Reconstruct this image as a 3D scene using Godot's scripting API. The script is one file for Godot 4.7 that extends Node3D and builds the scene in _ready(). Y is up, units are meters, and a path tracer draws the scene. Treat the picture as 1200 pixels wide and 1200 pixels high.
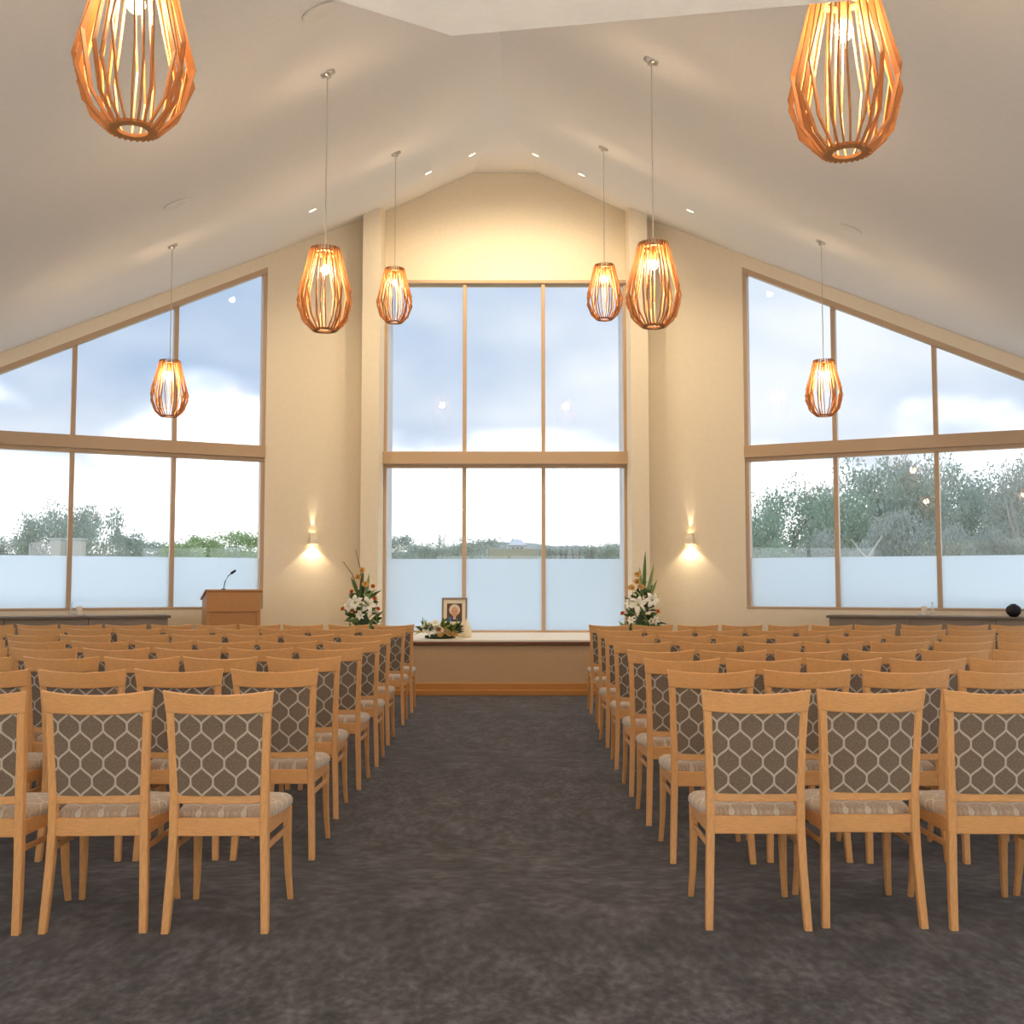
extends Node3D
# Chapel hall, x across, y up, -z towards the big window. Metres.

const CAM_Y := 1.382
const SLOPE := 0.25      # the ceiling rises towards the window wall
const FALL := 0.45       # and falls to both sides
var rng := RandomNumberGenerator.new()
var used := {}
var M := {}

# ------------------------------------------------------------------ mesh kit
class MB:
	var v := PackedVector3Array()
	var uv := PackedVector2Array()
	var sg := PackedInt32Array()
	var col := PackedColorArray()
	var tint := Color(1, 1, 1)
	func tri(a: Vector3, b: Vector3, c: Vector3, ua := Vector2.ZERO, ub := Vector2.ZERO, uc := Vector2.ZERO, s := -1) -> void:
		v.append(a); v.append(b); v.append(c)
		uv.append(ua); uv.append(ub); uv.append(uc)
		for i in 3:
			sg.append(s)
			col.append(tint)
	func quad(a: Vector3, b: Vector3, c: Vector3, d: Vector3, ua := Vector2.ZERO, ub := Vector2.ZERO, uc := Vector2.ZERO, ud := Vector2.ZERO, s := -1) -> void:
		tri(a, b, c, ua, ub, uc, s)
		tri(a, c, d, ua, uc, ud, s)
	# rings: arrays of points, all the same length; u runs along, v round
	func loft(rings: Array, s := -1, caps := true, closed := true) -> void:
		var start := v.size()
		var along := 0.0
		for i in range(rings.size() - 1):
			var p: PackedVector3Array = rings[i]
			var q: PackedVector3Array = rings[i + 1]
			var step := 0.0
			for j in p.size():
				step += p[j].distance_to(q[j])
			step /= p.size()
			var round_ := 0.0
			var n := p.size()
			for j in (n if closed else n - 1):
				var k := (j + 1) % n
				var w := maxf(p[j].distance_to(p[k]), q[j].distance_to(q[k]))
				quad(p[j], p[k], q[k], q[j], Vector2(along, round_), Vector2(along, round_ + w), Vector2(along + step, round_ + w), Vector2(along + step, round_), s)
				round_ += w
			along += step
		if caps:
			for e in [0, rings.size() - 1]:
				var p: PackedVector3Array = rings[e]
				var m := Vector3.ZERO
				for a in p:
					m += a
				m /= p.size()
				for j in p.size():
					var a: Vector3 = p[j]
					var b: Vector3 = p[(j + 1) % p.size()]
					if e == 0:
						tri(m, b, a, Vector2(m.x, m.z), Vector2(b.x, b.z), Vector2(a.x, a.z), -1)
					else:
						tri(m, a, b, Vector2(m.x, m.z), Vector2(a.x, a.z), Vector2(b.x, b.z), -1)
			orient(start)
	func orient(start: int) -> void:      # front faces run clockwise seen from outside
		var vol := 0.0
		var o := v[start]
		for i in range(start, v.size(), 3):
			vol += (v[i] - o).dot((v[i + 1] - o).cross(v[i + 2] - o))
		if vol > 0.0:
			for i in range(start, v.size(), 3):
				var t := v[i + 1]; v[i + 1] = v[i + 2]; v[i + 2] = t
				var w := uv[i + 1]; uv[i + 1] = uv[i + 2]; uv[i + 2] = w
	# a box with chamfered long edges
	func bar(lo: Vector3, hi: Vector3, ch := 0.0) -> void:
		var d := hi - lo
		var ax := 0
		if d.y > d.x and d.y >= d.z: ax = 1
		elif d.z > d.x: ax = 2
		var e := [Vector3.RIGHT, Vector3.UP, Vector3.BACK]
		var c := (lo + hi) / 2
		var A: Vector3 = e[(ax + 1) % 3]
		var B: Vector3 = e[(ax + 2) % 3]
		var L: Vector3 = e[ax]
		var hl := d[ax] / 2
		var ha := d[(ax + 1) % 3] / 2
		var hb := d[(ax + 2) % 3] / 2
		if ch <= 0.0:
			loft([MB.ring4(c - L * hl, A, B, ha, hb), MB.ring4(c + L * hl, A, B, ha, hb)])
		else:
			loft([MB.ring8(c - L * hl, A, B, ha - ch, hb - ch, ch), MB.ring8(c - L * (hl - ch), A, B, ha, hb, ch), MB.ring8(c + L * (hl - ch), A, B, ha, hb, ch), MB.ring8(c + L * hl, A, B, ha - ch, hb - ch, ch)])
	func lathe(prof: Array, n := 20, at := Vector3.ZERO, s := 1) -> void:   # prof: [radius, y]
		var rings := []
		for p in prof:
			rings.append(MB.circle(at + Vector3(0, p[1], 0), Vector3.RIGHT, Vector3.BACK, maxf(p[0], 0.0004), n))
		loft(rings, s)
	func tube(pts: Array, r: float, n := 6, r2 := -1.0) -> void:
		var rings := []
		for i in pts.size():
			var a: Vector3 = pts[maxi(i - 1, 0)]
			var b: Vector3 = pts[mini(i + 1, pts.size() - 1)]
			var t := (b - a).normalized()
			var A := t.cross(Vector3.UP if absf(t.y) < 0.9 else Vector3.RIGHT).normalized()
			var B := t.cross(A).normalized()
			var rr := r if r2 < 0 else lerpf(r, r2, float(i) / (pts.size() - 1))
			rings.append(MB.circle(pts[i], A, B, rr, n))
		loft(rings, 1)
	# polygon (x, y) pushed from z0 to z1
	func prism(poly: PackedVector2Array, z0: float, z1: float) -> void:
		var start := v.size()
		var idx := Geometry2D.triangulate_polygon(poly)
		for i in range(0, idx.size(), 3):
			var a := poly[idx[i]]; var b := poly[idx[i + 1]]; var c := poly[idx[i + 2]]
			if (b - a).cross(c - a) < 0:
				var t := b; b = c; c = t
			tri(Vector3(a.x, a.y, z1), Vector3(b.x, b.y, z1), Vector3(c.x, c.y, z1), a, b, c)
			tri(Vector3(a.x, a.y, z0), Vector3(c.x, c.y, z0), Vector3(b.x, b.y, z0), a, c, b)
		var ccw := 0.0
		for i in poly.size():
			ccw += poly[i].cross(poly[(i + 1) % poly.size()])
		var l := 0.0
		for i in poly.size():
			var a := poly[i]; var b := poly[(i + 1) % poly.size()]
			if ccw < 0:
				var t := a; a = b; b = t
			var w := a.distance_to(b)
			quad(Vector3(a.x, a.y, z0), Vector3(b.x, b.y, z0), Vector3(b.x, b.y, z1), Vector3(a.x, a.y, z1), Vector2(l, 0), Vector2(l + w, 0), Vector2(l + w, absf(z1 - z0)), Vector2(l, absf(z1 - z0)))
			l += w
		orient(start)
	static func ring4(c: Vector3, A: Vector3, B: Vector3, ha: float, hb: float) -> PackedVector3Array:
		return PackedVector3Array([c - A * ha - B * hb, c + A * ha - B * hb, c + A * ha + B * hb, c - A * ha + B * hb])
	static func ring8(c: Vector3, A: Vector3, B: Vector3, ha: float, hb: float, ch: float) -> PackedVector3Array:
		return PackedVector3Array([c - A * (ha - ch) - B * hb, c + A * (ha - ch) - B * hb, c + A * ha - B * (hb - ch), c + A * ha + B * (hb - ch), c + A * (ha - ch) + B * hb, c - A * (ha - ch) + B * hb, c - A * ha + B * (hb - ch), c - A * ha - B * (hb - ch)])
	static func circle(c: Vector3, A: Vector3, B: Vector3, r: float, n: int) -> PackedVector3Array:
		var p := PackedVector3Array()
		for i in n:
			var t := TAU * i / n
			p.append(c + A * (cos(t) * r) + B * (sin(t) * r))
		return p
	func mesh() -> ArrayMesh:
		var st := SurfaceTool.new()
		st.begin(Mesh.PRIMITIVE_TRIANGLES)
		for i in v.size():
			st.set_smooth_group(sg[i])
			st.set_uv(uv[i])
			st.set_color(col[i])
			st.add_vertex(v[i])
		st.generate_normals()
		return st.commit()

# ------------------------------------------------------------------ scene kit
func numbered(called: String) -> String:
	if not used.has(called):
		used[called] = 0
		return called
	used[called] += 1
	return "%s_%03d" % [called, used[called]]

func tag(o: Node, label: String, category: String, group := "") -> Node:
	o.set_meta("label", label)
	o.set_meta("category", category)
	if group:
		o.set_meta("group", group)
	return o

func part(called: String, what, mat: Material, parent: Node) -> MeshInstance3D:
	var o := MeshInstance3D.new()
	o.name = called
	o.mesh = what.mesh() if what is MB else what
	o.material_override = mat
	parent.add_child(o, true)
	return o

func base(called: String, at: Vector3, turn := 0.0) -> Node3D:
	var o := Node3D.new()
	o.name = numbered(called)
	add_child(o)
	o.position = at
	o.rotation.y = turn
	return o

func structure(called: String, st: MB, mat: Material) -> MeshInstance3D:
	var o := part(numbered(called), st, mat, self)
	o.set_meta("kind", "structure")
	return o

func box(lo: Vector3, hi: Vector3, ch := 0.0) -> MB:
	var m := MB.new()
	m.bar(lo, hi, ch)
	return m

func ceiling_y(u: float, d: float) -> float:
	return 6.22 + SLOPE * (d - 11.9) - FALL * (absf(u) - 1.2)

# ------------------------------------------------------------------ materials
func grain(c: Color, amount: float, fx: float, fy: float, seed_: int, fine := 0.5) -> ImageTexture:
	var n := FastNoiseLite.new()
	n.seed = seed_
	n.frequency = 1.0
	n.fractal_octaves = 3
	var im := Image.create(256, 256, false, Image.FORMAT_RGB8)
	for y in 256:
		for x in 256:
			var k := n.get_noise_2d(x / 256.0 * fx, y / 256.0 * fy)
			var f := n.get_noise_2d(x / 256.0 * fx * 3.0 + 50.0, y / 256.0 * fy * 4.0)
			var t := 1.0 + amount * (k * (1.0 - fine) + f * fine) * 2.0
			im.set_pixel(x, y, Color(c.r * t, c.g * t, c.b * t))
	return ImageTexture.create_from_image(im)

func flat(c: Color, rough := 0.8, metal := 0.0) -> StandardMaterial3D:
	var m := StandardMaterial3D.new()
	m.albedo_color = c
	m.roughness = rough
	m.metallic = metal
	return m

func c8(r: int, g: int, b: int) -> Color:
	return Color(r / 255.0, g / 255.0, b / 255.0)

func wood(c: Color, seed_: int, rough := 0.42) -> StandardMaterial3D:
	var m := StandardMaterial3D.new()
	m.albedo_texture = grain(c, 0.085, 6.0, 60.0, seed_)
	m.uv1_scale = Vector3(2.0, 5.0, 1.0)
	m.roughness = rough
	return m

func fabric(ground: Color, thread: Color) -> StandardMaterial3D:
	# taupe velvet with a woven cream ogee lattice; one tile is 0.092 x 0.146 m
	var W := 192
	var H := 304
	var im := Image.create(W, H, false, Image.FORMAT_RGB8)
	var n := FastNoiseLite.new()
	n.seed = 11
	n.frequency = 0.05
	var n2 := FastNoiseLite.new()
	n2.seed = 5
	n2.frequency = 0.4
	for y in H:
		for x in W:
			var px := float(x) / W
			var py := float(y) / H
			var fy := py if py <= 0.5 else 1.0 - py
			var t := clampf((fy - 0.065) / 0.37, 0.0, 1.0)
			var e := 0.5 * t * t * (3.0 - 2.0 * t)
			var slope := 0.5 * 6.0 * t * (1.0 - t) / 0.37
			var dx := 9.0
			for s: float in [-1.0, 1.0]:
				for k in [-1.0, 0.0, 1.0]:
					dx = minf(dx, absf(px - (s * e + k)))
			var dist := dx * 0.092 / sqrt(1.0 + pow(slope * 0.092 / 0.146, 2.0))
			var line := 1.0 - smoothstep(0.0033, 0.0050, dist)
			var v := 1.0 + 0.20 * n.get_noise_2d(x, y) + 0.14 * n2.get_noise_2d(x, y)
			var c := ground * v
			c = c.lerp(thread * (0.96 + 0.1 * n2.get_noise_2d(x, y)), line)
			im.set_pixel(x, y, c)
	var m := StandardMaterial3D.new()
	m.albedo_texture = ImageTexture.create_from_image(im)
	m.uv1_scale = Vector3(1.0 / 0.092, 1.0 / 0.146, 1.0)
	m.roughness = 0.85
	m.rim_enabled = true
	m.rim = 0.9
	m.rim_tint = 0.3
	return m

func carpet() -> StandardMaterial3D:
	var S := 1024
	var im := Image.create(S, S, false, Image.FORMAT_RGB8)
	var a := FastNoiseLite.new()
	a.seed = 3
	a.frequency = 1.0
	a.fractal_octaves = 4
	var b := FastNoiseLite.new()
	b.seed = 8
	b.frequency = 0.35
	for y in S:
		for x in S:
			# torus coordinates make the tile seamless
			var p := TAU * x / S
			var q := TAU * y / S
			var R := 1.0 + 0.45 * cos(q)
			var k := a.get_noise_3d(cos(p) * R * 2.2, sin(p) * R * 2.2, sin(q) * 2.0)
			var k2 := a.get_noise_3d(cos(p) * R * 9.0 + 20.0, sin(p) * R * 9.0, sin(q) * 9.0)
			var f := b.get_noise_2d(x, y)
			var t := 1.0 + 0.60 * k + 0.70 * k2 + 0.24 * f
			var c := c8(62, 62, 68)
			im.set_pixel(x, y, Color(c.r * t, c.g * t, c.b * (t * 0.98 + 0.02)))
	var m := StandardMaterial3D.new()
	m.albedo_texture = ImageTexture.create_from_image(im)
	m.uv1_triplanar = true
	m.uv1_world_triplanar = true
	m.uv1_scale = Vector3(0.28, 0.28, 0.28)
	m.roughness = 0.95
	m.metallic_specular = 0.2
	m.rim_enabled = true
	m.rim = 0.5
	m.rim_tint = 0.4
	return m

func plaster(c: Color, seed_: int) -> StandardMaterial3D:
	var m := StandardMaterial3D.new()
	m.albedo_texture = grain(c, 0.012, 20.0, 20.0, seed_)
	m.uv1_triplanar = true
	m.uv1_world_triplanar = true
	m.uv1_scale = Vector3(0.6, 0.6, 0.6)
	m.roughness = 0.85
	m.metallic_specular = 0.3
	return m

func glow(c: Color, e: float) -> StandardMaterial3D:
	var m := StandardMaterial3D.new()
	m.albedo_color = Color(1, 1, 1)
	m.emission_enabled = true
	m.emission = c
	m.emission_energy_multiplier = e
	return m

func make_materials() -> void:
	M.beech = wood(c8(240, 184, 122), 1, 0.35)
	M.oak = wood(c8(196, 140, 84), 4)
	M.slat = wood(c8(180, 124, 74), 6, 0.5)
	M.skirt = wood(c8(206, 146, 78), 9, 0.4)
	M.nosing = wood(c8(120, 72, 46), 12, 0.4)
	M.fabric = fabric(c8(130, 114, 98), c8(216, 207, 192))
	M.seat = fabric(c8(196, 178, 158), c8(232, 224, 212))
	M.carpet = carpet()
	M.ceiling = plaster(c8(242, 240, 237), 21)
	M.wall = plaster(c8(240, 228, 206), 22)
	M.bench = plaster(c8(222, 190, 152), 23)
	M.benchtop = flat(c8(240, 236, 226), 0.5)
	M.outer = plaster(c8(222, 226, 230), 24)
	M.frame = flat(c8(196, 168, 138), 0.35, 0.0)
	M.glass = StandardMaterial3D.new()
	M.glass.transparency = BaseMaterial3D.TRANSPARENCY_ALPHA
	M.glass.albedo_color = Color(1, 1, 1, 0.02)
	M.glass.roughness = 0.0
	M.frost = StandardMaterial3D.new()
	M.frost.refraction_enabled = true
	M.frost.refraction_scale = 0.05
	M.frost.albedo_color = Color(0.96, 0.985, 1.0, 0.0)
	M.frost.roughness = 0.85
	M.metal = flat(c8(190, 186, 180), 0.35, 0.8)
	M.white = flat(c8(235, 232, 226), 0.6)
	M.cord = flat(c8(206, 198, 186), 0.6)
	M.black = flat(c8(24, 22, 26), 0.6)
	M.greytop = wood(c8(112, 96, 82), 15, 0.4)
	M.greyface = flat(c8(150, 134, 118), 0.6)
	M.bulb = glow(Color(1.0, 0.84, 0.58), 16.0)
	M.spot = glow(Color(1.0, 0.86, 0.62), 14.0)
	M.petal = flat(c8(248, 244, 232), 0.6)
	M.petal.backlight_enabled = true
	M.petal.backlight = Color(0.4, 0.4, 0.35)
	M.yellow = flat(c8(248, 216, 150), 0.7)
	M.orange = flat(c8(228, 138, 66), 0.7)
	M.lime = flat(c8(150, 164, 62), 0.6)
	M.leaf = flat(c8(84, 112, 52), 0.5)
	M.leafdark = flat(c8(52, 72, 44), 0.5)
	M.leafpale = flat(c8(136, 156, 98), 0.6)
	M.twig = flat(c8(112, 92, 52), 0.7)
	M.paper = flat(c8(240, 228, 204), 0.7)
	M.clear = StandardMaterial3D.new()
	M.clear.transparency = BaseMaterial3D.TRANSPARENCY_ALPHA
	M.clear.albedo_color = Color(0.95, 0.97, 1.0, 0.12)
	M.clear.roughness = 0.05

# ------------------------------------------------------------------ sky
func make_sky() -> Sky:
	var W := 1024
	var H := 512
	var n := FastNoiseLite.new()
	n.seed = 66
	n.frequency = 1.0
	n.fractal_octaves = 5
	var im := Image.create(W, H, false, Image.FORMAT_RGBF)
	for y in H:
		var el := PI / 2 - PI * (y + 0.5) / H
		for x in W:
			var lon := TAU * (x + 0.5) / W
			var d := Vector3(sin(lon) * cos(el), sin(el), -cos(lon) * cos(el))
			var big := n.get_noise_3d(d.x * 1.6, d.y * 3.2, d.z * 1.6)
			var fine := n.get_noise_3d(d.x * 5.0 + 30.0, d.y * 14.0, d.z * 5.0)
			var t := clampf(0.45 + 0.95 * big + 0.35 * fine, 0.0, 1.0)
			var c := Color(0.37, 0.56, 0.83).lerp(Color(0.98, 1.06, 1.15), t)
			var deg := rad_to_deg(el) + 5.0 * fine + 3.0 * big
			var hz := 1.0 - smoothstep(5.5, 9.0, deg)
			c = c.lerp(Color(2.3, 2.34, 2.4), hz)
			im.set_pixel(x, y, c)
	var m := PanoramaSkyMaterial.new()
	m.panorama = ImageTexture.create_from_image(im)
	var s := Sky.new()
	s.sky_material = m
	return s

# ------------------------------------------------------------------ main
func _ready() -> void:
	rng.seed = 77
	var cam := Camera3D.new()
	cam.name = "camera"
	cam.fov = rad_to_deg(2.0 * atan(600.0 / 1280.0))
	cam.position = Vector3(0.1, CAM_Y, 0)
	cam.rotation.x = atan(86.0 / 1280.0)
	cam.near = 0.05
	cam.far = 4000.0
	add_child(cam)
	cam.current = true
	var env := Environment.new()
	env.background_mode = Environment.BG_SKY
	env.sky = make_sky()
	env.tonemap_mode = Environment.TONE_MAPPER_LINEAR
	env.tonemap_exposure = 1.0
	env.sdfgi_enabled = true
	env.ssao_enabled = true
	env.ssil_enabled = true
	var we := WorldEnvironment.new()
	we.name = "environment"
	we.environment = env
	add_child(we)
	make_materials()
	shell()
	window_centre()
	for sg: float in [-1.0, 1.0]:
		window_side(sg)
	bench_centre()
	outside()
	ceiling_lights()
	pendants()
	sconces()
	chairs()
	furniture()
	flowers()

# ------------------------------------------------------------------ shell
const SIDE_U := 9.42
const SIDE_D := 12.24

func side_frame(sg: float) -> Transform3D:
	# interior face of a splayed window wall; x runs along it, z points into the room
	var x := Vector3(1, 0, 0.5 * sg).normalized()
	var z := Vector3(-0.5 * sg, 0, 1).normalized()
	return Transform3D(Basis(x, Vector3.UP, z), Vector3(2.2 * sg, 0, -15.85))

func su(u: float) -> float:
	return (u - 2.2) * 1.118034

func wall_top(u: float) -> float:
	return 6.7575 - 0.575 * (u - 2.2)

func shell() -> void:
	# floor
	var fl := MB.new()
	fl.prism(PackedVector2Array([Vector2(-2.05, 16.5), Vector2(-2.05, 16.2), Vector2(-9.7, 12.4), Vector2(-3.7, 1.4), Vector2(3.7, 1.4), Vector2(9.7, 12.4), Vector2(2.05, 16.2), Vector2(2.05, 16.5)]), -0.25, 0.0)
	for i in fl.v.size():
		fl.v[i] = Vector3(fl.v[i].x, fl.v[i].z, -fl.v[i].y)
	fl.orient(0)
	structure("floor", fl, M.carpet)
	structure("floor_entrance_bounce", box(Vector3(-3.7, -0.25, -1.4), Vector3(3.7, 0, 3.7)), plaster(c8(228, 222, 212), 41))  # unseen floor, made pale to bounce light onto the low soffit
	# two ceiling slopes
	for sg: float in [-1.0, 1.0]:
		var plan := [Vector2(0, 16.45), Vector2(2.1, 16.45), Vector2(2.1, 16.1), Vector2(SIDE_U + 0.2, SIDE_D), Vector2(3.6, 1.4), Vector2(3.6, 0.9), Vector2(0, 0.9)]
		var top := PackedVector3Array()
		var low := PackedVector3Array()
		for p in plan:
			var y := ceiling_y(p.x, p.y)
			low.append(Vector3(p.x * sg, y, -p.y))
			top.append(Vector3(p.x * sg, y + 0.2, -p.y))
		var m := MB.new()
		m.loft([low, top], -1, false)
		var flat_ := PackedVector2Array()
		for p in plan:
			flat_.append(p)
		var idx := Geometry2D.triangulate_polygon(flat_)
		for i in range(0, idx.size(), 3):
			m.tri(low[idx[i]], low[idx[i + 1]], low[idx[i + 2]])
			m.tri(top[idx[i]], top[idx[i + 2]], top[idx[i + 1]])
		m.orient(0)
		structure("ceiling", m, M.ceiling)
	# flat collar closing the ridge in front of the gable
	var col := MB.new()
	var rg := []
	for d: float in [13.2, 14.47, 16.4]:
		var y := 7.255 + (d - 14.47) * 0.205
		if d < 14.0:
			y = ceiling_y(0, d) - 0.003
		var w := (ceiling_y(0, d) - y) / FALL
		rg.append(PackedVector3Array([Vector3(-w, y, -d), Vector3(w, y, -d), Vector3(0, y + w * FALL, -d)]))
	col.loft(rg)
	structure("ceiling_collar", col, M.ceiling)
	# gable over the centre window
	var g := MB.new()
	g.prism(PackedVector2Array([Vector2(-1.84, 5.93), Vector2(1.84, 5.93), Vector2(1.84, ceiling_y(1.84, 16.1) + 0.1), Vector2(0, ceiling_y(0, 16.1) + 0.1), Vector2(-1.84, ceiling_y(1.84, 16.1) + 0.1)]), -16.45, -16.1)
	structure("wall_back", g, M.wall)
	# pilasters
	for sg: float in [-1.0, 1.0]:
		var m := MB.new()
		var a := 1.80 * sg
		var b := 2.05 * sg
		var rings := []
		for d: float in [15.46, 16.45]:
			rings.append(PackedVector3Array([Vector3(a, 0, -d), Vector3(b, 0, -d), Vector3(b, ceiling_y(b, d) + 0.05, -d), Vector3(a, ceiling_y(a, d) + 0.05, -d)]))
		m.loft(rings)
		structure("wall_pilaster", m, M.wall)
	# splayed walls with their window openings
	for sg: float in [-1.0, 1.0]:
		var m := MB.new()
		var P := func(pts: Array) -> void:
			var poly := PackedVector2Array()
			for p in pts:
				poly.append(Vector2(su(p[0]) * sg, p[1]))
			m.prism(poly, -0.35, 0.0)
		P.call([[2.0, 0], [3.37, 0], [3.37, wall_top(3.37) + 0.08], [2.0, wall_top(2.0) + 0.08]])
		P.call([[3.37, 0], [7.75, 0], [7.75, 1.06], [3.37, 1.06]])
		P.call([[7.75, 0], [9.7, 0], [9.7, wall_top(9.7) + 0.08], [7.75, wall_top(7.75) + 0.08]])
		P.call([[3.37, 5.9], [7.75, 3.3815], [7.75, wall_top(7.75) + 0.08], [3.37, wall_top(3.37) + 0.08]])
		var o := structure("wall_left" if sg < 0 else "wall_right", m, M.wall)
		o.transform = side_frame(sg)
		# side walls of the fan-shaped hall with a long band of glazing, then the straight entrance
		hall_side(sg)
	entrance_wall()
	# low entrance ceiling: its soffit and fascia
	var plan2 := [Vector2(-3.5, -3.5), Vector2(-3.5, 1.45), Vector2(-1.2, 1.49), Vector2(-0.026, 2.234), Vector2(3.5, 1.62), Vector2(3.5, -3.5)]
	var pl := PackedVector2Array(plan2)
	var b2 := MB.new()
	b2.prism(pl, 2.54, 4.6)
	for i in b2.v.size():
		b2.v[i] = Vector3(b2.v[i].x, b2.v[i].z, -b2.v[i].y)
	b2.orient(0)
	structure("ceiling_entrance", b2, M.ceiling)

func hall_side(sg: float) -> void:
	var a := Vector3(3.4 * sg, 0, -1.44)
	var b := Vector3(SIDE_U * sg, 0, -SIDE_D)
	var n := "left" if sg < 0 else "right"
	var L := a.distance_to(b)
	var dir := (b - a).normalized()
	var out := Vector3(-dir.z, 0, dir.x) * sg
	if out.x * sg < 0:
		out = -out
	var y_sill := 0.45 if sg < 0 else 0.06
	var slab := func(s0: float, s1: float, y0: float, y1: float, t0: float, t1: float) -> MB:
		var m := MB.new()
		var r := []
		for y: float in [y0, y1]:
			r.append(PackedVector3Array([a + dir * s0 + out * t0 + Vector3.UP * y, a + dir * s1 + out * t0 + Vector3.UP * y, a + dir * s1 + out * t1 + Vector3.UP * y, a + dir * s0 + out * t1 + Vector3.UP * y]))
		m.loft(r)
		return m
	structure("wall_hall_" + n, slab.call(-0.1, L + 0.2, 0.0, y_sill, 0.0, 0.3), M.wall)
	structure("wall_hall_" + n, slab.call(-0.1, L + 0.2, 2.42, 2.75, 0.0, 0.3), M.wall)
	structure("wall_hall_" + n, slab.call(-0.1, 0.6, y_sill, 2.42, 0.0, 0.3), M.wall)
	structure("wall_hall_" + n, slab.call(L - 0.3, L + 0.2, y_sill, 2.42, 0.0, 0.3), M.wall)
	structure("wall_entrance_" + n, box(Vector3(minf(3.4 * sg, 3.7 * sg), 0, -1.5), Vector3(maxf(3.4 * sg, 3.7 * sg), 2.75, 3.7)), M.wall)
	var w := base("window_4" if sg < 0 else "window_5", Vector3.ZERO)
	w.set_meta("kind", "structure")
	var k := 6
	for i in k + 1:
		var s0 := lerpf(0.6, L - 0.3, i / float(k))
		part("mullion", slab.call(s0 - 0.03, s0 + 0.03, y_sill, 2.42, 0.08, 0.20), M.frame, w)
		if i < k:
			var s1 := lerpf(0.6, L - 0.3, (i + 1) / float(k))
			part("pane", slab.call(s0, s1, y_sill + 0.01, 2.41, 0.134, 0.146), M.glass, w)
	part("sill", slab.call(0.6, L - 0.3, y_sill, y_sill + 0.03, -0.02, 0.2), M.frame, w)
	part("head", slab.call(0.6, L - 0.3, 2.38, 2.42, 0.08, 0.2), M.frame, w)

func entrance_wall() -> void:
	structure("wall_front", box(Vector3(-3.7, 0, 3.4), Vector3(-2.4, 2.72, 3.7)), M.wall)
	structure("wall_front", box(Vector3(2.4, 0, 3.4), Vector3(3.7, 2.72, 3.7)), M.wall)
	structure("wall_front", box(Vector3(-2.4, 2.35, 3.4), Vector3(2.4, 2.72, 3.7)), M.wall)
	var w := base("added_door_1", Vector3(0, 0, 3.55))  # unseen glazing added to let daylight in from behind the camera
	w.set_meta("kind", "structure")
	for i in 5:
		var x := -2.4 + 1.2 * i
		part("stile", box(Vector3(x - 0.04, 0, -0.05), Vector3(x + 0.04, 2.35, 0.05)), M.frame, w)
		if i < 4:
			part("pane", box(Vector3(x, 0.05, -0.006), Vector3(x + 1.2, 2.33, 0.006)), M.glass, w)

# ------------------------------------------------------------------ windows
func window_centre() -> void:
	var w := base("window_1", Vector3(0, 0, -16.13))
	w.set_meta("kind", "structure")
	var H := 1.80
	var y0 := 0.694
	var top := 5.93
	part("head", box(Vector3(-H, top - 0.05, -0.10), Vector3(H, top, 0.10), 0.004), M.frame, w)
	for s: float in [-1.0, 1.0]:
		part("jamb", box(Vector3(s * H - 0.045 * (1.0 if s > 0 else 0.0), y0, -0.06), Vector3(s * H + 0.045 * (1.0 if s < 0 else 0.0), top - 0.05, 0.06), 0.004), M.frame, w)
	part("sill", box(Vector3(-H, y0 - 0.05, -0.06), Vector3(H, y0 + 0.03, 0.06), 0.004), M.frame, w)
	part("transom", box(Vector3(-H - 0.02, 3.16, -0.06), Vector3(H + 0.02, 3.345, 0.20), 0.006), M.frame, w)
	part("transom_bead", box(Vector3(-H, 3.12, -0.06), Vector3(H, 3.16, 0.07), 0.004), M.frame, w)
	for x in [-0.605, 0.565]:
		part("mullion", box(Vector3(x - 0.028, y0, -0.06), Vector3(x + 0.028, 3.12, 0.07), 0.004), M.frame, w)
		part("mullion", box(Vector3(x - 0.028, 3.345, -0.06), Vector3(x + 0.028, top - 0.05, 0.07), 0.004), M.frame, w)
	var xs := [-H + 0.04, -0.605, 0.565, H - 0.04]
	for i in 3:
		part("upper_pane", box(Vector3(xs[i], 3.34, -0.006), Vector3(xs[i + 1], top - 0.045, 0.006)), M.glass, w)
		part("lower_pane", box(Vector3(xs[i], 1.772, -0.006), Vector3(xs[i + 1], 3.125, 0.006)), M.glass, w)
		part("frosted_pane", box(Vector3(xs[i], y0 + 0.02, -0.006), Vector3(xs[i + 1], 1.772, 0.006)), M.frost, w)
	# the outside reveal
	for s: float in [-1.0, 1.0]:
		structure("wall_outer_reveal", box(Vector3(minf(s * 1.80, s * 2.05), -0.3, -17.25), Vector3(maxf(s * 1.80, s * 2.05), 6.4, -16.46)), M.outer)

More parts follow.
